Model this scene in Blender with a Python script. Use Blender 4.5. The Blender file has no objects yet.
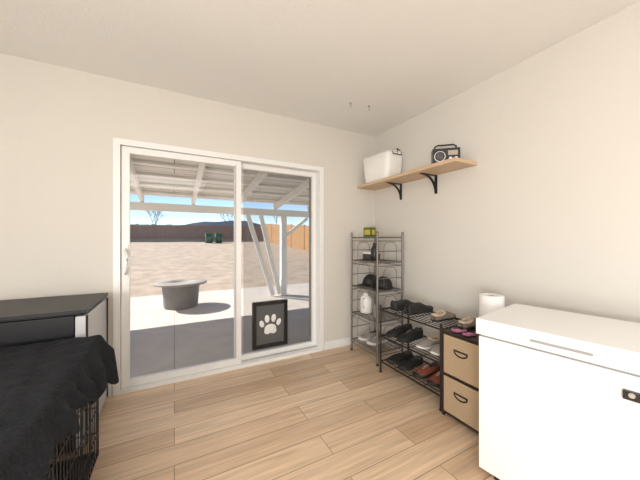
import bpy, math, random
from mathutils import Matrix, Vector, Euler, noise
random.seed(7)
sc = bpy.context.scene
try:
    sc.view_settings.view_transform = 'Standard'
except Exception: pass

# ------------------------------------------------------------ materials
def mat(name, col, rough=0.6, metal=0.0, noise_amt=0.0, noise_scale=20, bump=0.0, bump_scale=80, spec=0.5, stretch=(1,1,1), coat=0.0):
    m = bpy.data.materials.new(name); m.use_nodes = True
    nt = m.node_tree; b = nt.nodes['Principled BSDF']
    b.inputs['Base Color'].default_value = (*col, 1)
    b.inputs['Roughness'].default_value = rough
    b.inputs['Metallic'].default_value = metal
    b.inputs['Specular IOR Level'].default_value = spec
    b.inputs['Coat Weight'].default_value = coat
    tc = nt.nodes.new('ShaderNodeTexCoord'); mp = nt.nodes.new('ShaderNodeMapping')
    mp.inputs['Scale'].default_value = stretch
    nt.links.new(tc.outputs['Object'], mp.inputs['Vector'])
    n = nt.nodes.new('ShaderNodeTexNoise'); n.inputs['Scale'].default_value = noise_scale; n.inputs['Detail'].default_value = 4
    nt.links.new(mp.outputs[0], n.inputs['Vector'])
    mx = nt.nodes.new('ShaderNodeMix'); mx.data_type = 'RGBA'
    k = noise_amt
    mx.inputs['A'].default_value = (*[max(0, c*(1-k)) for c in col], 1)
    mx.inputs['B'].default_value = (*[min(1, c*(1+k)) for c in col], 1)
    nt.links.new(n.outputs['Fac'], mx.inputs['Factor'])
    nt.links.new(mx.outputs['Result'], b.inputs['Base Color'])
    if bump > 0:
        n2 = nt.nodes.new('ShaderNodeTexNoise'); n2.inputs['Scale'].default_value = bump_scale
        nt.links.new(mp.outputs[0], n2.inputs['Vector'])
        bp = nt.nodes.new('ShaderNodeBump'); bp.inputs['Strength'].default_value = bump; bp.inputs['Distance'].default_value = 0.01
        nt.links.new(n2.outputs['Fac'], bp.inputs['Height']); nt.links.new(bp.outputs[0], b.inputs['Normal'])
    return m

def plank_mat(name, c1, c2, mortar, bw, rh, ms=0.002, rough=0.4, grain=0.18, gs=(1.2, 22, 1), bump=0.1):
    m = bpy.data.materials.new(name); m.use_nodes = True
    nt = m.node_tree; b = nt.nodes['Principled BSDF']; L = nt.links
    tc = nt.nodes.new('ShaderNodeTexCoord')
    br = nt.nodes.new('ShaderNodeTexBrick')
    br.offset = 0.37; br.offset_frequency = 2
    br.inputs['Scale'].default_value = 1
    br.inputs['Brick Width'].default_value = bw; br.inputs['Row Height'].default_value = rh
    br.inputs['Mortar Size'].default_value = ms; br.inputs['Mortar Smooth'].default_value = 0.3
    br.inputs['Color1'].default_value = (*c1, 1); br.inputs['Color2'].default_value = (*c2, 1); br.inputs['Mortar'].default_value = (*mortar, 1)
    L.new(tc.outputs['Object'], br.inputs['Vector'])
    mp = nt.nodes.new('ShaderNodeMapping'); mp.inputs['Scale'].default_value = gs
    ad = nt.nodes.new('ShaderNodeVectorMath'); ad.operation = 'MULTIPLY_ADD'
    ad.inputs[1].default_value = (35, 35, 35)
    L.new(br.outputs['Color'], ad.inputs[0]); L.new(tc.outputs['Object'], ad.inputs[2])
    L.new(ad.outputs[0], mp.inputs['Vector'])
    n = nt.nodes.new('ShaderNodeTexNoise'); n.inputs['Scale'].default_value = 1.6; n.inputs['Detail'].default_value = 6; n.inputs['Distortion'].default_value = 0.9
    L.new(mp.outputs[0], n.inputs['Vector'])
    rmp = nt.nodes.new('ShaderNodeMapRange'); rmp.inputs['From Min'].default_value = 0.3; rmp.inputs['From Max'].default_value = 0.7
    rmp.inputs['To Min'].default_value = 1 - grain; rmp.inputs['To Max'].default_value = 1 + grain*0.5
    L.new(n.outputs['Fac'], rmp.inputs['Value'])
    ml = nt.nodes.new('ShaderNodeVectorMath'); ml.operation = 'SCALE'
    L.new(br.outputs['Color'], ml.inputs[0]); L.new(rmp.outputs[0], ml.inputs['Scale'])
    L.new(ml.outputs[0], b.inputs['Base Color'])
    b.inputs['Roughness'].default_value = rough
    bp = nt.nodes.new('ShaderNodeBump'); bp.inputs['Strength'].default_value = bump; bp.inputs['Distance'].default_value = 0.003
    L.new(n.outputs['Fac'], bp.inputs['Height']); L.new(bp.outputs[0], b.inputs['Normal'])
    return m

def glass_mat(name, tint, refl, screen=None):
    m = bpy.data.materials.new(name); m.use_nodes = True
    nt = m.node_tree; nt.nodes.clear(); L = nt.links
    o = nt.nodes.new('ShaderNodeOutputMaterial'); t = nt.nodes.new('ShaderNodeBsdfTransparent'); t.inputs[0].default_value = (*tint, 1)
    mx = nt.nodes.new('ShaderNodeMixShader'); mx.inputs[0].default_value = refl
    if screen:
        g = nt.nodes.new('ShaderNodeBsdfDiffuse'); g.inputs[0].default_value = (*screen, 1)
    else:
        g = nt.nodes.new('ShaderNodeBsdfGlossy'); g.inputs['Roughness'].default_value = 0.0
    L.new(t.outputs[0], mx.inputs[1]); L.new(g.outputs[0], mx.inputs[2]); L.new(mx.outputs[0], o.inputs[0])
    return m

M_wall = mat('wall_paint', (0.69, 0.66, 0.61), 0.75, noise_amt=0.02, noise_scale=2, bump=0.12, bump_scale=120)
M_ceil = mat('ceiling_paint', (0.83, 0.82, 0.79), 0.85, noise_amt=0.02, noise_scale=3, bump=0.15, bump_scale=90)
M_floor = plank_mat('oak_planks', (0.76, 0.575, 0.405), (0.57, 0.395, 0.255), (0.24, 0.16, 0.10), 1.25, 0.165, 0.0022, 0.33, 0.24)
M_trim = mat('white_trim', (0.82, 0.83, 0.84), 0.4)
M_vinyl = mat('white_vinyl', (0.85, 0.85, 0.84), 0.3)
M_glass = glass_mat('clear_glass', (0.98, 0.985, 0.985), 0.015)
M_screen = glass_mat('insect_screen', (1, 1, 1), 0.2, (0.16, 0.16, 0.16))
M_black = mat('black_plastic', (0.012, 0.012, 0.014), 0.35)
M_blackm = mat('black_metal', (0.02, 0.018, 0.018), 0.4, metal=0.3)
M_blackgloss = mat('black_enamel', (0.008, 0.008, 0.01), 0.4, spec=0.3)
M_silverdoor = mat('pale_grey_door', (0.55, 0.55, 0.56), 0.3, noise_amt=0.08, stretch=(1, 20, 1))
M_freezer = mat('freezer_enamel', (0.85, 0.85, 0.85), 0.22, coat=0.3)
M_gasket = mat('grey_gasket', (0.35, 0.35, 0.36), 0.6)
M_steel = mat('brushed_steel', (0.55, 0.55, 0.56), 0.35, metal=0.8, noise_amt=0.1, stretch=(1, 1, 20))
M_rack = mat('grey_rack_metal', (0.20, 0.185, 0.17), 0.4, metal=0.5)
M_brownrack = mat('dark_bronze_metal', (0.035, 0.024, 0.022), 0.45, metal=0.4)
M_shelfwood = mat('shelf_oak', (0.60, 0.43, 0.28), 0.5, noise_amt=0.22, noise_scale=8, stretch=(9, 1, 9))
M_fabric = mat('tan_fabric', (0.44, 0.32, 0.20), 0.9, noise_amt=0.25, noise_scale=160, bump=0.4, bump_scale=300)
M_white = mat('white_plastic', (0.88, 0.87, 0.84), 0.45, bump=0.05, bump_scale=60)
M_paper = mat('white_paper', (0.88, 0.88, 0.87), 0.9, bump=0.1, bump_scale=200)
M_card = mat('cardboard', (0.45, 0.33, 0.2), 0.9)
M_silver = mat('silver', (0.6, 0.6, 0.6), 0.3, metal=0.9)
M_blanket = mat('black_quilt', (0.014, 0.016, 0.021), 0.9, noise_amt=0.6, noise_scale=40, bump=0.9, bump_scale=90, spec=0.3)
M_pet = mat('pet_flap_grey', (0.10, 0.10, 0.105), 0.5)
M_paw = mat('paw_print_white', (0.8, 0.8, 0.8), 0.6)
M_shoeblk = mat('shoe_black', (0.012, 0.012, 0.013), 0.6, noise_amt=0.3, noise_scale=60)
M_shoelin = mat('shoe_lining', (0.06, 0.055, 0.05), 0.9)
M_solewhite = mat('sole_white', (0.7, 0.68, 0.65), 0.6)
M_soleblk = mat('sole_black', (0.015, 0.015, 0.015), 0.7)
M_taupe = mat('shoe_taupe', (0.17, 0.135, 0.10), 0.8, noise_amt=0.35, noise_scale=70)
M_grey = mat('shoe_grey', (0.28, 0.25, 0.23), 0.8, noise_amt=0.3, noise_scale=70)
M_redbr = mat('shoe_redbrown', (0.20, 0.06, 0.035), 0.5, noise_amt=0.3, noise_scale=30)
M_floral = mat('shoe_floral', (0.35, 0.12, 0.20), 0.8, noise_amt=0.8, noise_scale=50)
M_cream = mat('cream_lining', (0.50, 0.40, 0.30), 0.95)
M_green = mat('green_tin', (0.06, 0.12, 0.03), 0.4, noise_amt=0.5, noise_scale=18)
M_yellow = mat('yellow_label', (0.55, 0.42, 0.06), 0.5, noise_amt=0.3, noise_scale=25)
# exterior
M_conc = plank_mat('patio_concrete', (0.58, 0.53, 0.48), (0.55, 0.505, 0.46), (0.33, 0.30, 0.28), 3.1, 3.0, 0.006, 0.9, 0.12, (1.5, 1.5, 1))
M_grass = mat('dry_grass', (0.40, 0.315, 0.235), 0.95, noise_amt=0.5, noise_scale=2.2, bump=0.6, bump_scale=25)
M_fence = mat('fence_wood_dark', (0.23, 0.135, 0.095), 0.9, noise_amt=0.4, noise_scale=4, stretch=(5, 5, 1))
M_fence2 = mat('fence_wood_cedar', (0.50, 0.28, 0.12), 0.85, noise_amt=0.3, noise_scale=4, stretch=(5, 5, 1))
M_perg = mat('painted_lumber', (0.90, 0.87, 0.82), 0.7, noise_amt=0.05, noise_scale=3)
M_proof = plank_mat('roof_decking', (0.86, 0.81, 0.74), (0.76, 0.71, 0.64), (0.35, 0.3, 0.27), 2.4, 0.19, 0.008, 0.8, 0.12, (1, 10, 1))
M_stucco = mat('exterior_siding', (0.40, 0.33, 0.27), 0.9, noise_amt=0.2, noise_scale=12, bump=0.5, bump_scale=50)
M_pit = mat('weathered_concrete', (0.19, 0.18, 0.17), 0.85, noise_amt=0.25, noise_scale=10)
M_pittop = mat('table_stone', (0.30, 0.275, 0.25), 0.7, noise_amt=0.15, noise_scale=8)
M_bingreen = mat('bin_green', (0.02, 0.10, 0.05), 0.5)
M_bark = mat('bark', (0.16, 0.12, 0.10), 0.9, noise_amt=0.3)
M_hill = mat('hill_scrub', (0.20, 0.20, 0.22), 1.0, noise_amt=0.3, noise_scale=0.2)

# ------------------------------------------------------------ builder
class B:
    def __init__(s): s.V=[]; s.F=[]; s.MI=[]; s.S=[]; s.mats=[]
    def mi(s, m):
        if m not in s.mats: s.mats.append(m)
        return s.mats.index(m)
    def add(s, v, f, m, smooth=False, X=None):
        o = len(s.V); k = s.mi(m)
        for p in v:
            p = Vector(p)
            s.V.append(X @ p if X is not None else p)
        for q in f:
            s.F.append([i+o for i in q]); s.MI.append(k); s.S.append(smooth)
    def box(s, c, d, m, rot=(0,0,0), X=None):
        R = Matrix.Translation(c) @ Euler(rot).to_matrix().to_4x4()
        if X is not None: R = X @ R
        x,y,z = d[0]/2, d[1]/2, d[2]/2
        v = [(-x,-y,-z),(x,-y,-z),(x,y,-z),(-x,y,-z),(-x,-y,z),(x,-y,z),(x,y,z),(-x,y,z)]
        f = [(0,3,2,1),(4,5,6,7),(0,1,5,4),(1,2,6,5),(2,3,7,6),(3,0,4,7)]
        s.add(v, f, m, False, R)
    def bb(s, a, b, m):
        s.box([(a[i]+b[i])/2 for i in range(3)], [abs(b[i]-a[i]) for i in range(3)], m)
    def cyl(s, p1, p2, r, m, r2=None, n=12, X=None):
        r2 = r if r2 is None else r2
        p1=Vector(p1); p2=Vector(p2); d=(p2-p1)
        q = d.to_track_quat('Z','Y').to_matrix()
        v=[]; 
        for (p,rr) in ((p1,r),(p2,r2)):
            for i in range(n):
                a=2*math.pi*i/n
                v.append(p + q @ Vector((math.cos(a)*rr, math.sin(a)*rr, 0)))
        f=[(i,(i+1)%n,n+(i+1)%n,n+i) for i in range(n)]
        s.add(v,f,m,n>6,X)
        s.add(v[:n],[tuple(reversed(range(n)))],m,False,X); s.add(v[n:],[tuple(range(n))],m,False,X)
    def tube(s, pts, r, m, n=8, X=None):
        pts=[Vector(p) for p in pts]; rings=[]
        for i,p in enumerate(pts):
            d = (pts[min(i+1,len(pts)-1)]-pts[max(i-1,0)])
            q = d.to_track_quat('Z','Y').to_matrix()
            rings.append([p+q@Vector((math.cos(2*math.pi*k/n)*r, math.sin(2*math.pi*k/n)*r,0)) for k in range(n)])
        s.loft(rings,m,True,X)
    def loft(s, rings, m, caps=True, X=None, closed=True, smooth=True):
        n=len(rings[0]); v=[p for r in rings for p in r]; f=[]
        kk = n if closed else n-1
        for j in range(len(rings)-1):
            for i in range(kk):
                f.append((j*n+i, j*n+(i+1)%n, (j+1)*n+(i+1)%n, (j+1)*n+i))
        if caps:
            f.append(tuple(reversed(range(n)))); f.append(tuple((len(rings)-1)*n+i for i in range(n)))
        s.add(v,f,m,smooth,X)
    def lathe(s, prof, c, m, n=32, X=None, caps=True):
        rings=[[Vector((c[0]+r*math.cos(2*math.pi*k/n), c[1]+r*math.sin(2*math.pi*k/n), c[2]+z)) for k in range(n)] for r,z in prof]
        s.loft(rings,m,caps,X)
    def ell(s, c, r, m, rot=(0,0,0), n=16, X=None, zmin=-1):
        R = Matrix.Translation(c) @ Euler(rot).to_matrix().to_4x4()
        if X is not None: R = X @ R
        rings=[]
        h=n//2; a0=math.asin(max(-0.999,zmin))
        for j in range(h+1):
            a=a0+(math.pi/2*0.998-a0)*j/h
            rings.append([Vector((r[0]*math.cos(a)*math.cos(2*math.pi*k/n), r[1]*math.cos(a)*math.sin(2*math.pi*k/n), r[2]*math.sin(a))) for k in range(n)])
        s.loft(rings,m,True,R)
    def build(s, name, loc=(0,0,0), rz=0, bevel=0, sub=0, segs=2):
        me=bpy.data.meshes.new(name); me.from_pydata([tuple(v) for v in s.V],[],s.F)
        for m in s.mats: me.materials.append(m)
        me.polygons.foreach_set('material_index', s.MI); me.polygons.foreach_set('use_smooth', s.S)
        me.update()
        ob=bpy.data.objects.new(name,me); sc.collection.objects.link(ob)
        ob.location=loc; ob.rotation_euler=(0,0,rz)
        if bevel:
            md=ob.modifiers.new('bevel','BEVEL'); md.width=bevel; md.segments=segs; md.limit_method='ANGLE'; md.angle_limit=math.radians(50)
        if sub:
            md=ob.modifiers.new('sub','SUBSURF'); md.levels=sub; md.render_levels=sub
        return ob

# ------------------------------------------------------------ room shell
XR=2.15; YB=2.62; XL=-1.9; YF=-2.4; H=2.45; T=0.15
DX0,DX1,DZ=-0.417,1.432,1.99
b=B(); b.bb((XL-T,YF-T,-0.1),(XR+T,YB+T,0),M_floor); b.build('floor')
b=B(); b.bb((XL-T,YF-T,H),(XR+T,YB+T,H+0.12),M_ceil); b.build('ceiling')
b=B(); b.bb((XL-T,YB,0),(DX0,YB+T,H),M_wall); b.build('wall_back')
b=B(); b.bb((DX1,YB,0),(XR+T,YB+T,H),M_wall); b.build('wall_back')
b=B(); b.bb((DX0,YB,DZ),(DX1,YB+T,H),M_wall); b.build('wall_back')
b=B(); b.bb((XR,YF-T,0),(XR+T,YB,H),M_wall); b.build('wall_right')
b=B(); b.bb((XL-T,YF-T,0),(XL,YB,H),M_wall); b.build('wall_left')
b=B(); b.bb((XL,YF-T,0),(XR,YF,H),M_wall); b.build('wall_front')
b=B(); b.bb((DX1+0.012,YB-0.014,0),(XR,YB,0.085),M_trim); b.bb((XL,YB-0.014,0),(DX0-0.012,YB,0.085),M_trim); b.build('baseboard_back',bevel=0.004)
b=B(); b.bb((XR-0.014,YF,0),(XR,YB-0.014,0.085),M_trim); b.build('baseboard_right',bevel=0.004)

# ------------------------------------------------------------ sliding door
b=B(); w=0.045
y0,y1=YB-0.012,YB+0.13
b.bb((DX0,y0,0.0),(DX0+w,y1,DZ),M_vinyl); b.bb((DX1-w,y0,0),(DX1,y1,DZ),M_vinyl)
b.bb((DX0+w,y0,DZ-w),(DX1-w,y1,DZ),M_vinyl); b.bb((DX0+w,y0,0.0),(DX1-w,y1,0.03),M_vinyl)
b.bb((DX0+w,YB+0.055,0.03),(DX1-w,YB+0.062,0.042),M_steel)
def panel(x0,x1,z0,z1,yc,st,rb,rt,d=0.035):
    b.bb((x0,yc-d/2,z0),(x0+st,yc+d/2,z1),M_vinyl); b.bb((x1-st,yc-d/2,z0),(x1,yc+d/2,z1),M_vinyl)
    b.bb((x0+st,yc-d/2,z0),(x1-st,yc+d/2,z0+rb),M_vinyl); b.bb((x0+st,yc-d/2,z1-rt),(x1-st,yc+d/2,z1),M_vinyl)
    b.bb((x0+st,yc-0.003,z0+rb),(x1-st,yc+0.003,z1-rt),M_glass)
panel(DX0+w+0.003,0.56,0.032,DZ-w-0.003,YB+0.035,0.055,0.055,0.05)
panel(0.505,DX1-w-0.003,0.032,DZ-w-0.003,YB+0.085,0.05,0.055,0.05)
b.bb((0.506,YB+0.0165,0.09),(0.512,YB+0.0175,1.9),M_gasket)
hx=DX0+w+0.03
b.box((hx,YB+0.012,1.03),(0.035,0.012,0.26),M_vinyl)
b.tube([(hx,YB+0.01,0.93),(hx+0.005,YB-0.03,0.945),(hx+0.02,YB-0.045,1.0),(hx+0.02,YB-0.045,1.06),(hx+0.005,YB-0.03,1.115),(hx,YB+0.01,1.13)],0.009,M_vinyl)
b.bb((0.6,YB+0.118,0.05),(DX1-w-0.01,YB+0.119,1.93),M_screen)
b.build('door_1',bevel=0.003)

# pet door in fixed pane
b=B(); yc=YB+0.058
x0,x1,z0,z1=0.675,1.035,0.125,0.585
fw=0.035
for a in ((x0,z0,x0+fw,z1),(x1-fw,z0,x1,z1),(x0+fw,z1-fw,x1-fw,z1),(x0+fw,z0,x1-fw,z0+fw)):
    b.bb((a[0],yc-0.018,a[1]),(a[2],yc+0.02,a[3]),M_black)
b.bb((x0+fw,yc-0.004,z0+fw),(x1-fw,yc+0.004,z1-fw),M_pet)
cx=(x0+x1)/2; cz=(z0+z1)/2-0.01
def pad(x,z,rx,rz,rot=0):
    b.ell((x,yc-0.005,z),(rx,0.004,rz),M_paw,(0,rot,0))
pad(cx,cz-0.035,0.062,0.045); pad(cx-0.03,cz-0.06,0.035,0.03); pad(cx+0.03,cz-0.06,0.035,0.03)
pad(cx-0.088,cz+0.02,0.024,0.036,-0.35); pad(cx-0.034,cz+0.065,0.025,0.04,-0.1); pad(cx+0.034,cz+0.065,0.025,0.04,0.1); pad(cx+0.088,cz+0.02,0.024,0.036,0.35)
b.build('pet_door')

# ------------------------------------------------------------ wall shelf with brackets
b=B(); b.bb((1.88,1.352,1.80),(XR,YB-0.002,1.83),M_shelfwood)
for y in (1.743,2.188):
    b.box((XR-0.003,y,1.715),(0.006,0.03,0.17),M_blackm)
    b.box((XR-0.105,y,1.797),(0.2,0.03,0.006),M_blackm)
    pts=[(XR-0.008-0.16*(1-math.cos(t)), y, 1.645+0.148*math.sin(t)) for t in [i*math.pi/2/8 for i in range(9)]]
    for i in range(8):
        p,q=Vector(pts[i]),Vector(pts[i+1]); mid=(p+q)/2; d=q-p
        b.box(mid,(d.length+0.004,0.024,0.008),M_blackm,rot=(0,-math.atan2(d.z,d.x),0))
b.build('wall_shelf',bevel=0.002)

# white bin on shelf
def rrect(cx,cy,z,a,c,r,n=5,dz=None):
    pts=[]
    for (sx,sy,a0) in ((1,1,0),(-1,1,90),(-1,-1,180),(1,-1,270)):
        for i in range(n):
            t=math.radians(a0+90*i/(n-1))
            x=cx+sx*(a-r)+r*math.cos(t); y=cy+sy*(c-r)+r*math.sin(t)
            pts.append(Vector((x,y,z+(dz(x,y) if dz else 0))))
    return pts
b=B()
tilt=lambda x,y: 0.008*math.sin(14*y)+0.006*math.sin(23*x)
rings=[rrect(0,0,0,0.105,0.17,0.05),rrect(0,0,0.012,0.112,0.18,0.055),rrect(0,0,0.09,0.116,0.196,0.055),rrect(0,0,0.18,0.118,0.207,0.055),
       rrect(0,0,0.275,0.12,0.215,0.055,dz=tilt),rrect(0,0,0.28,0.116,0.21,0.053,dz=tilt),rrect(0,0,0.27,0.11,0.203,0.05,dz=tilt),rrect(0,0,0.03,0.098,0.16,0.045)]
b.loft(rings,M_white,True)
rim=rrect(0,0,0.285,0.119,0.214,0.054,dz=tilt)
b.tube(rim+[rim[0]],0.004,M_white)
b.tube([(-0.06,-0.21,0.285),(-0.06,-0.222,0.25),(0.06,-0.222,0.25),(0.06,-0.21,0.285)],0.005,M_black)
b.tube([(0,-0.222,0.25),(0.0,-0.228,0.28),(0,-0.215,0.31),(0.05,-0.213,0.30)],0.004,M_black)
b.build('storage_bin',(2.012,2.33,1.831),math.radians(2))

# radio
b=B()
b.box((0,0,0.065),(0.21,0.08,0.12),M_black)
b.cyl((-0.05,-0.041,0.058),(-0.05,-0.046,0.058),0.043,M_silver,n=24); b.cyl((-0.05,-0.0455,0.058),(-0.05,-0.049,0.058),0.038,M_black,n=24)
for k in range(-3,4): b.box((-0.05,-0.0495,0.058+k*0.009),(0.055-abs(k)*0.006,0.002,0.0015),M_gasket)
b.box((0.05,-0.0415,0.085),(0.075,0.003,0.04),M_gasket); b.box((0.05,-0.0435,0.085),(0.065,0.002,0.03),M_cream)
b.cyl((0.03,-0.04,0.038),(0.03,-0.052,0.038),0.012,M_silver); b.cyl((0.072,-0.04,0.038),(0.072,-0.052,0.038),0.012,M_silver)
b.tube([(-0.085,0,0.12),(-0.082,0,0.15),(-0.06,0,0.162),(0.06,0,0.162),(0.082,0,0.15),(0.085,0,0.12)],0.007,M_black)
b.tube([(0.09,0.03,0.12),(0.06,0.03,0.22)],0.002,M_silver,6)
b.box((-0.07,0,0.0035),(0.02,0.06,0.007),M_black); b.box((0.07,0,0.0035),(0.02,0.06,0.007),M_black)
b.build('radio',(2.0,1.53,1.8305),math.radians(-42),bevel=0.004)

# ceiling hooks
for (x,y) in ((1.42,2.08),(1.6,2.04)):
    b=B(); b.cyl((0,0,-0.006),(0,0,-0.0005),0.014,M_silver)
    b.tube([(0,0,-0.005),(0,0,-0.018)]+[(0.012*math.sin(t),0,-0.030+0.012*math.cos(t)) for t in [i*0.5 for i in range(0,9)]],0.003,M_silver,6)
    b.build('ceiling_hook',(x,y,H),0.3)

# ------------------------------------------------------------ corner rack
b=B(); x0,x1,y0,y1=1.71,2.03,2.05,2.48; ht=1.27
for x in (x0,x1):
    for y in (y0,y1):
        b.cyl((x,y,0.008),(x,y,ht),0.011,M_rack); b.cyl((x,y,0),(x,y,0.02),0.013,M_black); b.ell((x,y,ht),(0.012,0.012,0.012),M_rack)
tiers=[0.12,0.41,0.70,0.98,1.225]
for z in tiers:
    for y in (y0,y1): b.cyl((x0,y,z),(x1,y,z),0.007,M_rack); b.cyl((x0,y,z-0.035),(x1,y,z-0.035),0.004,M_rack,n=8)
    for x in (x0,x1): b.cyl((x,y0,z),(x,y1,z),0.007,M_rack); b.cyl((x,y0,z-0.035),(x,y1,z-0.035),0.004,M_rack,n=8)
    for k in range(1,16):
        y=y0+(y1-y0)*k/16; b.cyl((x0,y,z),(x1,y,z),0.0026,M_rack,n=6)
    b.cyl(((x0+x1)/2,y0,z-0.005),((x0+x1)/2,y1,z-0.005),0.004,M_rack,n=6)
for y in (y0,y1):
    for i in range(4):
        za,zb=tiers[i],tiers[i+1]
        zz=za+(zb-za)*0.45
        b.cyl((x0,y,zz),(x1,y,zz),0.0045,M_rack,n=8)
        b.tube([(x0+0.08,y,za),(x0+0.08,y,zb-0.09),(x0+0.11,y,zb-0.05),(x1-0.11,y,zb-0.05),(x1-0.08,y,zb-0.09),(x1-0.08,y,za)],0.003,M_rack,6)
b.build('metal_shelving_rack')
# items on corner rack
b=B(); b.box((0,0,0.05),(0.07,0.11,0.1),M_green); b.box((-0.0355,0,0.05),(0.002,0.085,0.055),M_yellow); b.box((0,0,0.103),(0.064,0.104,0.006),M_yellow); b.box((0,-0.0555,0.05),(0.045,0.002,0.055),M_yellow)
b.build('tea_tin',(1.86,2.36,1.2325),0.15,bevel=0.004)
b=B(); b.lathe([(0.03,0),(0.036,0.004),(0.038,0.06),(0.038,0.12),(0.02,0.15),(0.016,0.16),(0.018,0.162),(0.018,0.18),(0.001,0.181)],(0,0,0),M_black)
b.build('water_bottle',(1.83,2.24,0.9875))
b=B(); b.box((0,0,0.03),(0.11,0.15,0.06),M_shoelin); b.box((0,0,0.072),(0.10,0.14,0.022),M_paper); b.build('book_stack',(1.9,2.38,0.9875),0.2,bevel=0.002)
def cap(name,loc,rz,m):
    b=B()
    b.ell((0,0,0.02),(0.095,0.085,0.1),m,zmin=0.0,n=24)
    b.lathe([(0.094,0.0),(0.096,0.001),(0.094,0.022)],(0,0,0),m,24)
    v=[];f=[];n=14
    for i in range(n+1):
        t=-math.pi/2*0.85+math.pi*0.85*i/n
        cx,cy=0.085*math.cos(t),0.08*math.sin(t)
        v.append((cx,cy,0.016)); v.append((0.09*math.cos(t)+0.075*math.cos(t)**0.8 if math.cos(t)>0 else 0,0.085*math.sin(t),0.018-0.012*math.sin(t)**2))
    for i in range(n): f.append((2*i,2*i+1,2*i+3,2*i+2)); 
    b.add(v,f,m,True); b.add([(x,y,z-0.004) for x,y,z in v],[tuple(reversed(q)) for q in f],m,True)
    b.ell((0,0,0.12),(0.008,0.008,0.004),m,n=8)
    return b.build(name,loc,rz)
cap('baseball_cap',(1.89,2.17,0.7085),math.radians(195),M_shoeblk)
cap('baseball_cap',(1.89,2.375,0.7085),math.radians(183),M_shoeblk)
b=B()
b.lathe([(0.055,0),(0.062,0.008),(0.062,0.14),(0.055,0.17),(0.03,0.19),(0.026,0.195),(0.03,0.197),(0.03,0.22),(0.001,0.222)],(0,0,0),M_white)
b.tube([(0.055,0,0.16),(0.09,0,0.15),(0.095,0,0.1),(0.06,0,0.06)],0.008,M_white)
b.build('detergent_jug',(1.83,2.38,0.4185),math.radians(210))
b=B()
b.lathe([(0.05,0),(0.055,0.004),(0.065,0.11),(0.067,0.112),(0.062,0.11),(0.05,0.01),(0.001,0.009)],(0,0,0),M_steel)
b.build('metal_canister',(1.84,2.18,0.4185))

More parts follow.
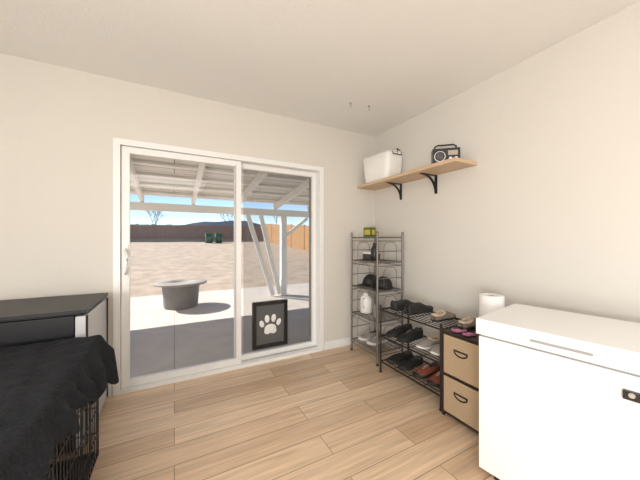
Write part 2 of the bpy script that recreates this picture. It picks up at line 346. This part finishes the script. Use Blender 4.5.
# ------------------------------------------------------------ shoes
def shoe(name,loc,rz,L,upper,sole,lining,style='sneaker'):
    b=B(); W=L*0.18
    def wid(t):
        pts=[(0,0.45),(0.04,0.66),(0.15,0.80),(0.35,0.76),(0.5,0.82),(0.7,1.0),(0.85,0.92),(0.95,0.62),(1,0.25)]
        for (a,wa),(c,wc) in zip(pts,pts[1:]):
            if t<=c: return W*(wa+(wc-wa)*(t-a)/(c-a))
        return W*0.3
    sh=(0.026 if style!='slipper' else 0.018)*L/0.28
    ts=[0,0.02,0.06,0.12,0.2,0.3,0.4,0.5,0.6,0.7,0.8,0.88,0.94,0.98,1]
    out=[(t*L,wid(t)*1.05) for t in ts]
    ring=[Vector((x,y,0)) for x,y in out]+[Vector((x,-y,0)) for x,y in reversed(out)]
    up=lambda h,k:[Vector((L/2+(p.x-L/2)*k,p.y*k,h+(0.012*max(0,(p.x/L-0.75)/0.25)**2 if h>0.001 else 0.008*max(0,(p.x/L-0.8)/0.2)**2))) for p in ring]
    b.loft([up(0.0,0.96),up(0.005,1.0),up(sh,1.0),up(sh+0.003,0.97)],sole,True)
    hk={'sneaker':[(0,0.28),(0.06,0.3),(0.2,0.24),(0.35,0.25),(0.45,0.30),(0.55,0.27),(0.7,0.2),(0.85,0.15),(0.95,0.11),(1,0.05)],
        'loafer':[(0,0.2),(0.06,0.22),(0.2,0.17),(0.35,0.17),(0.45,0.21),(0.55,0.22),(0.7,0.18),(0.85,0.14),(0.95,0.10),(1,0.05)],
        'slipper':[(0,0.17),(0.06,0.2),(0.2,0.17),(0.35,0.19),(0.45,0.24),(0.55,0.25),(0.7,0.22),(0.85,0.17),(0.95,0.12),(1,0.06)]}[style]
    def hgt(t):
        for (a,wa),(c,wc) in zip(hk,hk[1:]):
            if t<=c: return L*(wa+(wc-wa)*(t-a)/(c-a))
        return L*0.05
    N=17; rings=[]; tt=[0.01,0.03,0.07,0.12,0.18,0.25,0.32,0.38,0.43,0.47,0.52,0.6,0.68,0.76,0.84,0.9,0.95,0.985]
    for t in tt:
        w=wid(t)*0.98; h=hgt(t)-sh; r=[]
        op=0.05<t<0.46
        for i in range(N):
            a=math.pi*i/(N-1); y=w*math.cos(a); z=sh+h*math.sin(a)**0.75
            if op:
                if 5<=i<=11:
                    y=w*0.62*math.cos(math.pi*(i-4)/8); z=sh+0.006
                elif i in (4,12):
                    y=w*0.68*(1 if i==4 else -1); z=sh+h*0.98
                elif i in (3,13):
                    y=w*0.84*(1 if i==3 else -1); z=sh+h*0.97
            r.append(Vector((t*L,y,z)))
        rings.append(r)
    for j in range(len(rings)-1):
        for i in range(N-1):
            inner = (4<=i<=11) and (0.05<tt[j]<0.46 or 0.05<tt[j+1]<0.46) 
            q=[rings[j][i],rings[j][i+1],rings[j+1][i+1],rings[j+1][i]]
            b.add(q,[(0,1,2,3)],lining if inner else upper,True)
    b.add(rings[0],[tuple(range(N))],upper,True); b.add(rings[-1],[tuple(reversed(range(N)))],upper,True)
    if style=='sneaker':
        for k in range(4):
            t=0.48+k*0.055; z=hgt(t)+0.001; w=wid(t)*0.35
            b.tube([(t*L,-w,z-0.010),(t*L+0.004,0,z+0.003),(t*L,w,z-0.010)],0.0028,M_grey if upper is M_shoeblk else M_solewhite,6)
    if style=='slipper':
        pts=[]
        for t in (0.45,0.35,0.25,0.15,0.06): pts.append((t*L,wid(t)*0.72,hgt(t)))
        pts.append((0.02*L,0,hgt(0.03)))
        for t in (0.06,0.15,0.25,0.35,0.45): pts.append((t*L,-wid(t)*0.72,hgt(t)))
        pts+= [(0.49*L,0,hgt(0.49)+0.002),pts[0]]
        b.tube(pts,0.009*L/0.25,lining)
    ob=b.build(name,loc,rz)
    md=ob.modifiers.new('weld','WELD'); md.merge_threshold=0.0003
    md=ob.modifiers.new('sub','SUBSURF'); md.levels=1; md.render_levels=1
    return ob

RZ=[0.103,0.333,0.573]
e=0.0045
S=shoe
def pair(n,xh,y,z,L,u,so,li,st,ang=180,gap=0.115,stag=0.0):
    S(n,(xh,y,z),math.radians(ang),L,u,so,li,st); S(n,(xh-stag,y-gap,z),math.radians(ang+4),L,u,so,li,st)
pair('sneaker',1.69,1.83,RZ[2]+e,0.31,M_shoeblk,M_soleblk,M_shoelin,'sneaker',-3,0.155,-0.01)
S('slipper',(1.74,1.44,RZ[2]+e),math.radians(2),0.255,M_taupe,M_soleblk,M_cream,'slipper')
S('slipper',(1.755,1.225,0.5805),math.radians(0),0.245,M_taupe,M_soleblk,M_cream,'slipper')
S('child_shoe',(1.735,1.165,0.5805),math.radians(150),0.10,M_floral,M_floral,M_shoelin,'loafer')
S('child_shoe',(1.735,1.10,0.5805),math.radians(165),0.10,M_floral,M_floral,M_shoelin,'loafer')
pair('sneaker',1.95,1.86,RZ[1]+e,0.29,M_shoeblk,M_soleblk,M_shoelin,'sneaker',180,0.12)
pair('slipper',1.95,1.55,RZ[1]+e,0.26,M_grey,M_solewhite,M_cream,'slipper',181,0.12)
pair('loafer',1.95,1.86,RZ[0]+e,0.29,M_shoeblk,M_soleblk,M_shoelin,'loafer',182,0.12)
pair('sneaker',1.95,1.55,RZ[0]+e,0.28,M_redbr,M_soleblk,M_shoelin,'sneaker',178,0.12)
pair('sneaker',2.0,2.38,0.127,0.27,M_grey,M_solewhite,M_shoelin,'sneaker',180,0.13)

# shoe rack
b=B(); x0,x1,y0,y1=1.655,2.0,1.30,1.94
for x in (x0,x1):
    for y in (y0,y1):
        b.cyl((x,y,0.005),(x,y,0.60),0.009,M_brownrack); b.cyl((x,y,0),(x,y,0.015),0.012,M_black); b.ell((x,y,0.60),(0.011,0.011,0.011),M_brownrack)
for z in RZ:
    for x in (x0,x1): b.cyl((x,y0,z-0.003),(x,y1,z-0.003),0.007,M_brownrack)
    for y in (y0,y1): b.cyl((x0,y,z-0.003),(x1,y,z-0.003),0.006,M_brownrack)
    for k in range(1,9):
        x=x0+(x1-x0)*k/9; b.cyl((x,y0,z),(x,y1,z),0.0035,M_brownrack,n=6)
    for k in range(1,4):
        y=y0+(y1-y0)*k/4; b.cyl((x0,y,z-0.004),(x1,y,z-0.004),0.003,M_brownrack,n=6)
b.build('shoe_rack')

# drawer unit
b=B(); x0,x1,y0,y1=1.63,1.99,0.985,1.278; top=0.578
for x in (x0+0.01,x1-0.01):
    for y in (y0+0.01,y1-0.01):
        b.box((x,y,top/2),(0.018,0.018,top),M_brownrack)
for z in (0.03,0.29,0.57):
    b.box(((x0+x1)/2,(y0+y1)/2,z),(x1-x0,y1-y0,0.015),M_brownrack)
for (za,zb) in ((0.04,0.278),(0.30,0.558)):
    b.bb((x0-0.004,y0+0.021,za),(x0+0.004,y1-0.021,zb),M_fabric)
    b.bb((x1-0.02,y0+0.021,za),(x1-0.014,y1-0.021,zb),M_fabric)
    b.bb((x0+0.004,y0+0.021,za),(x1-0.02,y0+0.027,zb),M_fabric); b.bb((x0+0.004,y1-0.027,za),(x1-0.02,y1-0.021,zb),M_fabric)
    b.bb((x0+0.004,y0+0.027,za),(x1-0.02,y1-0.027,za+0.006),M_fabric)
    zc=zb-0.085; yc=(y0+y1)/2
    b.tube([(x0-0.005,yc+0.045*math.cos(t),zc-0.03*math.sin(t)) for t in [i*math.pi/10 for i in range(11)]],0.005,M_blackm)
    b.box((x0-0.005,yc,zc+0.002),(0.004,0.10,0.012),M_blackm)
b.build('fabric_drawer_cart',bevel=0.002)

# ------------------------------------------------------------ chest freezer
b=B(); D,Ln=0.54,1.02
b.box((D/2,-Ln/2,0.375),(D-0.02,Ln-0.02,0.67),M_freezer)
b.box((D/2,-Ln/2,0.716),(D-0.035,Ln-0.035,0.014),M_gasket)
b.box((D/2,-Ln/2,0.761),(D,Ln,0.078),M_freezer)
b.box((-0.004,-0.33,0.772),(0.014,0.24,0.02),M_freezer)
b.box((-0.0025,-0.33,0.755),(0.006,0.2,0.012),M_gasket)
b.box((0.004,-0.545,0.64),(0.02,0.075,0.032),M_black); b.cyl((0.0,-0.53,0.645),(-0.012,-0.53,0.645),0.009,M_silver)
for x in (0.06,D-0.06):
    for y in (-0.08,-Ln+0.08): b.cyl((x,y,0),(x,y,0.045),0.02,M_black)
for k in range(7): b.box((0.009,-0.85,0.10+k*0.018),(0.004,0.16,0.006),M_gasket)
b.build('chest_freezer',(1.365,0.865,0),math.radians(9),bevel=0.012,segs=3)

# paper towel roll standing on the drawer cart
b=B(); b.lathe([(0.021,0),(0.070,0),(0.073,0.003),(0.073,0.252),(0.070,0.255),(0.021,0.255),(0.021,0.0)],(0,0,0),M_paper,caps=False)
b.lathe([(0.0205,0.001),(0.0205,0.254),(0.0195,0.254),(0.0195,0.001)],(0,0,0),M_card,caps=False)
b.build('paper_towel_roll',(1.865,1.075,0.5785))

# ------------------------------------------------------------ mini fridge
b=B(); x1=-0.44
b.bb((-1.05,2.0,0.02),(x1-0.055,2.56,0.775),M_blackgloss)
b.bb((-1.06,1.99,0.785),(x1,2.57,0.805),M_blackgloss)
b.bb((-1.04,2.01,0.775),(x1-0.02,2.55,0.785),M_blackgloss)
b.bb((x1-0.05,1.995,0.03),(x1-0.004,2.565,0.77),M_silverdoor)
b.box((x1,2.545,0.40),(0.006,0.02,0.74),M_blackgloss); b.box((x1,2.01,0.40),(0.006,0.02,0.74),M_blackgloss)
for x in (-1.0,-0.52):
    for y in (2.05,2.51): b.cyl((x,y,0),(x,y,0.022),0.02,M_black)
b.build('mini_fridge',bevel=0.003)

# ------------------------------------------------------------ dog crate + blanket
cx0,cx1,cy0,cy1,ch=-1.12,-0.375,0.86,1.925,0.645
b=B(); wr=0.0026
def wirewall(p,q):
    p=Vector(p);q=Vector(q);L=(q-p).length;n=int(L/0.035)
    for i in range(n+1):
        c=p+(q-p)*i/n; b.cyl((c.x,c.y,0.01),(c.x,c.y,ch),wr,M_black,n=6)
    for z in (0.01,0.13,0.27,0.41,0.55,ch): b.cyl((p.x,p.y,z),(q.x,q.y,z),wr*1.3,M_black,n=6)
wirewall((cx0,cy0,0),(cx1,cy0,0)); wirewall((cx1,cy0,0),(cx1,cy1,0)); wirewall((cx1,cy1,0),(cx0,cy1,0)); wirewall((cx0,cy1,0),(cx0,cy0,0))
for i in range(22):
    x=cx0+(cx1-cx0)*i/21; b.cyl((x,cy0,ch),(x,cy1,ch),wr,M_black,n=6)
for i in range(5):
    y=cy0+(cy1-cy0)*i/4; b.cyl((cx0,y,ch),(cx1,y,ch),wr*1.3,M_black,n=6)
for x in (cx0,cx1):
    for y in (cy0,cy1): b.cyl((x,y,0.0),(x,y,ch),0.004,M_black,n=8)
b.bb((cx0+0.01,cy0+0.01,0.004),(cx1-0.01,cy1-0.01,0.01),M_black)
for a in (((cx0+0.01,cy0+0.01),(cx0+0.016,cy1-0.01)),((cx1-0.016,cy0+0.01),(cx1-0.01,cy1-0.01)),((cx0+0.016,cy0+0.01),(cx1-0.016,cy0+0.016)),((cx0+0.016,cy1-0.016),(cx1-0.016,cy1-0.01))):
    b.bb((a[0][0],a[0][1],0.01),(a[1][0],a[1][1],0.035),M_black)
b.build('dog_crate')
b=B(); b.ell(((cx0+cx1)/2,(cy0+cy1)/2,0.06),(0.33,0.48,0.05),M_shoelin,n=24)
b.lathe([(0.27,0.03),(0.33,0.05),(0.34,0.1),(0.30,0.13),(0.26,0.1),(0.25,0.06)],(0,0,0),M_shoeblk,X=Matrix.Translation(((cx0+cx1)/2,(cy0+cy1)/2,0))@Matrix.Diagonal((1,1.4,1,1)),caps=False)
b.build('dog_bed')
# blanket
b=B(); ex,ey,eyn=cx1+0.012,cy1+0.012,cy0-0.012; ztop=ch+0.014
NA,NB=100,130; V=[];F=[]
for i in range(NA+1):
    for j in range(NB+1):
        bb_=j/NB; y=eyn-0.25+(ey+0.06-(eyn-0.25))*bb_
        hem=0.11+0.15*max(0,(y-1.2)/0.75)**1.3+0.02*math.sin(y*17)+0.012*math.sin(y*41)
        tot=(ex+hem)-(cx0-0.02)
        a=cx0-0.02+tot*i/NA
        ox=max(0,a-ex); oy=max(0,y-ey); oyn=max(0,eyn-y)
        px=min(a,ex); py=min(max(y,eyn),ey)
        if oy>0:
            py = ey+min(oy,0.02)*0.6; 
        drop=math.hypot(ox,max(oy,oyn))
        nz=noise.noise(Vector((a*5,y*5,0)))*0.014+noise.noise(Vector((a*14,y*11,3)))*0.010
        rid=0.006*abs(math.sin(a*26+y*6))**3
        z=ztop+ (abs(nz)+0.001+rid if drop==0 else 0.002) - drop
        if ox>0:
            k=min(1,ox/0.08)
            px=ex+0.008*k+(0.018+0.022*k)*k*(0.5+0.5*math.sin(y*38+2*math.sin(y*9)))+0.12*ox*k
        if oyn>0: py=eyn-0.01-0.02*min(1,oyn/0.1)*(0.5+0.5*math.sin(a*30))
        V.append((px,py,z))
for i in range(NA):
    for j in range(NB):
        k=i*(NB+1)+j; F.append((k,k+NB+1,k+NB+2,k+1))
b.add(V,F,M_blanket,True)
ob=b.build('blanket'); md=ob.modifiers.new('sol','SOLIDIFY'); md.thickness=0.006; md.offset=1
md=ob.modifiers.new('sub','SUBSURF'); md.levels=1; md.render_levels=1

# ------------------------------------------------------------ exterior
GZ=-0.12
b=B(); b.bb((-6,YB+T,GZ-0.15),(8,7.6,GZ),M_conc); b.build('patio_slab')
def gh(x,y):
    t=max(0,y-7.6); return GZ-0.03+ (1.25*(min(t,22)/19.5)) + 0.03*noise.noise(Vector((x*0.5,y*0.5,0)))
b=B(); V=[];F=[]; nx,ny=70,60
for i in range(nx+1):
    for j in range(ny+1):
        x=-30+70*i/nx; y=7.55+50*(j/ny)**1.4; V.append((x,y,gh(x,y)))
for i in range(nx):
    for j in range(ny):
        k=i*(ny+1)+j; F.append((k,k+ny+1,k+ny+2,k+1))
b.add(V,F,M_grass,True)
b.bb((-30,YB-6,-0.6),(-6.01,7.6,GZ-0.02),M_grass); b.bb((8.01,YB-6,-0.6),(40,7.6,GZ-0.02),M_grass)
b.build('lawn')
def fence(name,p,q,m,h=1.75):
    b=B(); p=Vector(p); q=Vector(q); d=q-p; n=int(d.length/0.15); ang=math.atan2(d.y,d.x)
    for i in range(n):
        c=p+d*(i+0.5)/n; g=gh(c.x,c.y); hh=h+random.uniform(-0.03,0.03)
        b.box((c.x,c.y,g+hh/2-0.02),(0.137,0.02,hh),m,(0,0,ang))
        if i%16==0: b.box((c.x,c.y+0.06,g+hh/2),(0.1,0.09,hh+0.08),m,(0,0,ang))
    for zz in (0.35,1.2):
        b.cyl((p.x,p.y+0.03,gh(p.x,p.y)+zz),(q.x,q.y+0.03,gh(q.x,q.y)+zz),0.04,m,n=4)
    b.build(name)
fence('wood_fence',(-22,27),(7.9,27),M_fence,1.45)
fence('wood_fence',(8,27),(8,12),M_fence2)
# patio cover
b=B(); ya,yb=YB+T+0.03,6.3; za,zb=2.42,1.98; xa,xb=-3.2,3.0
sl=math.atan2(zb-za,yb-ya); LL=math.hypot(yb-ya,zb-za)
C=Matrix.Translation((0,(ya+yb)/2,(za+zb)/2))@Matrix.Rotation(sl,4,'X')
b.box(((xa+xb)/2,0,0.12),(xb-xa+0.2,LL+0.1,0.02),M_proof,X=C)
for k in range(8):
    x=xa+(xb-xa)*k/7; b.box((x,0,0.0),(0.06,LL,0.13),M_perg,X=C)
for k in range(7):
    y=-LL/2+LL*(k+0.5)/7; b.box(((xa+xb)/2,y,0.087),(xb-xa,0.075,0.04),M_perg,X=C)
b.box(((xa+xb)/2,yb-0.1,zb-0.14),(xb-xa+0.2,0.09,0.15),M_perg)
zt=zb-0.21
for x in (-3.0,2.3):
    b.box((x,yb-0.1,(zt+GZ)/2),(0.13,0.13,zt-GZ),M_perg)
for (xt,xbm) in ((1.45,2.05),(1.75,2.22)):
    d=Vector((xbm-xt,0,GZ-zt)); b.box(((xt+xbm)/2,yb-0.1,(zt+GZ)/2+0.01),(0.10,0.035,d.length-0.04),M_perg,(0,math.atan2(d.x,d.z)+math.pi,0))
b.box((2.62,yb-0.1,1.5),(0.8,0.04,0.07),M_perg,(0,-0.65,0))
b.build('patio_cover')
b=B(); b.bb((1.66,YB+T+0.001,GZ),(3.0,3.45,2.15),M_stucco); b.build('wall_exterior')
# fire pit table
b=B()
b.lathe([(0.30,0),(0.305,0.02),(0.335,0.42),(0.34,0.45)],(0,0,0),M_pit,n=12)
b.lathe([(0.44,0.45),(0.475,0.46),(0.475,0.485),(0.46,0.495),(0.2,0.495),(0.19,0.48),(0.02,0.47)],(0,0,0),M_pittop,n=40)
b.build('fire_pit_table',(0.12,6.1,GZ))
for (x,y) in ((2.6,25),(3.4,25.2)):
    b=B(); b.loft([rrect(0,0,0,0.24,0.26,0.04),rrect(0,0,0.75,0.3,0.33,0.04)],M_bingreen); b.loft([rrect(0,0,0.75,0.33,0.36,0.04),rrect(0,0,0.82,0.3,0.33,0.04)],M_bingreen)
    b.cyl((-0.27,0.3,0.08),(0.27,0.3,0.08),0.08,M_black)
    b.build('trash_bin',(x,y,gh(x,y)-0.01))
def tree(x,y,h):
    b=B()
    def br(p,d,L,r,k):
        q=p+d*L; b.cyl(p,q,r,M_bark,r*0.65,n=6)
        if k==0: return
        for _ in range(3):
            nd=(d+Vector((random.uniform(-.7,.7),random.uniform(-.7,.7),random.uniform(-.1,.5)))).normalized()
            br(q,nd,L*random.uniform(.6,.8),r*0.6,k-1)
    br(Vector((0,0,0)),Vector((0,0,1)),h*0.3,h*0.02,5)
    b.build('bare_tree',(x,y,gh(x,y)-0.02))
tree(5.5,33,4.0); tree(11,31,4.0); tree(-2,36,4)
b=B(); V=[];F=[]
for i in range(60):
    x=-160+320*i/59; V+= [(x,140,-2),(x,150,8+7*noise.noise(Vector((x*0.02,1,0)))+2*noise.noise(Vector((x*0.07,4,0))))]
for i in range(59): F.append((2*i,2*i+2,2*i+3,2*i+1))
b.add(V,F,M_hill,True); b.build('distant_hills')

# ------------------------------------------------------------ light
W=bpy.data.worlds.new('World'); sc.world=W; W.use_nodes=True; nt=W.node_tree
bg=nt.nodes['Background']; sky=nt.nodes.new('ShaderNodeTexSky'); sky.sky_type='NISHITA'; sky.sun_disc=False
sky.sun_elevation=math.radians(45); sky.sun_rotation=math.radians(-130); sky.air_density=0.8; sky.dust_density=0.0; sky.ozone_density=2.0
nt.links.new(sky.outputs[0],bg.inputs[0]); bg.inputs[1].default_value=0.2
s=bpy.data.lights.new('sun','SUN'); s.energy=8.8; s.angle=math.radians(0.6); s.color=(1,0.93,0.84)
so=bpy.data.objects.new('sun',s); sc.collection.objects.link(so)
so.rotation_euler=Vector((0.75,-0.68,-0.9)).to_track_quat('-Z','Y').to_euler()
def area(n,loc,aim,sz,e,col=(1,1,1)):
    l=bpy.data.lights.new(n,'AREA'); l.shape='RECTANGLE'; l.size=sz[0]; l.size_y=sz[1]; l.energy=e; l.color=col
    o=bpy.data.objects.new(n,l); sc.collection.objects.link(o); o.location=loc
    o.rotation_euler=(Vector(aim)-Vector(loc)).to_track_quat('-Z','Y').to_euler()
area('overhead_fill',(-0.3,-1.4,2.40),(-0.3,-1.4,0),(1.8,1.4),50,(1,0.985,0.96))  # interior fill added overhead behind the camera, not a known fitting
area('left_side_fill',(-1.8,-1.2,1.4),(2.0,1.0,1.5),(1.8,1.5),46,(1,0.985,0.965))  # unseen fill added by the left wall, which has no window
area('upward_fill',(-1.35,-1.0,0.8),(1.1,0.7,2.45),(0.9,0.9),62,(1,0.985,0.96))  # extra fill aimed upward, added to brighten the ceiling

cam=bpy.data.cameras.new('camera'); co=bpy.data.objects.new('camera',cam); sc.collection.objects.link(co)
cam.sensor_width=36; cam.lens=15.41; cam.clip_start=0.02; cam.clip_end=500
co.location=(0,0,1.2); co.rotation_euler=(math.radians(90),0,math.radians(-28))
sc.camera=co
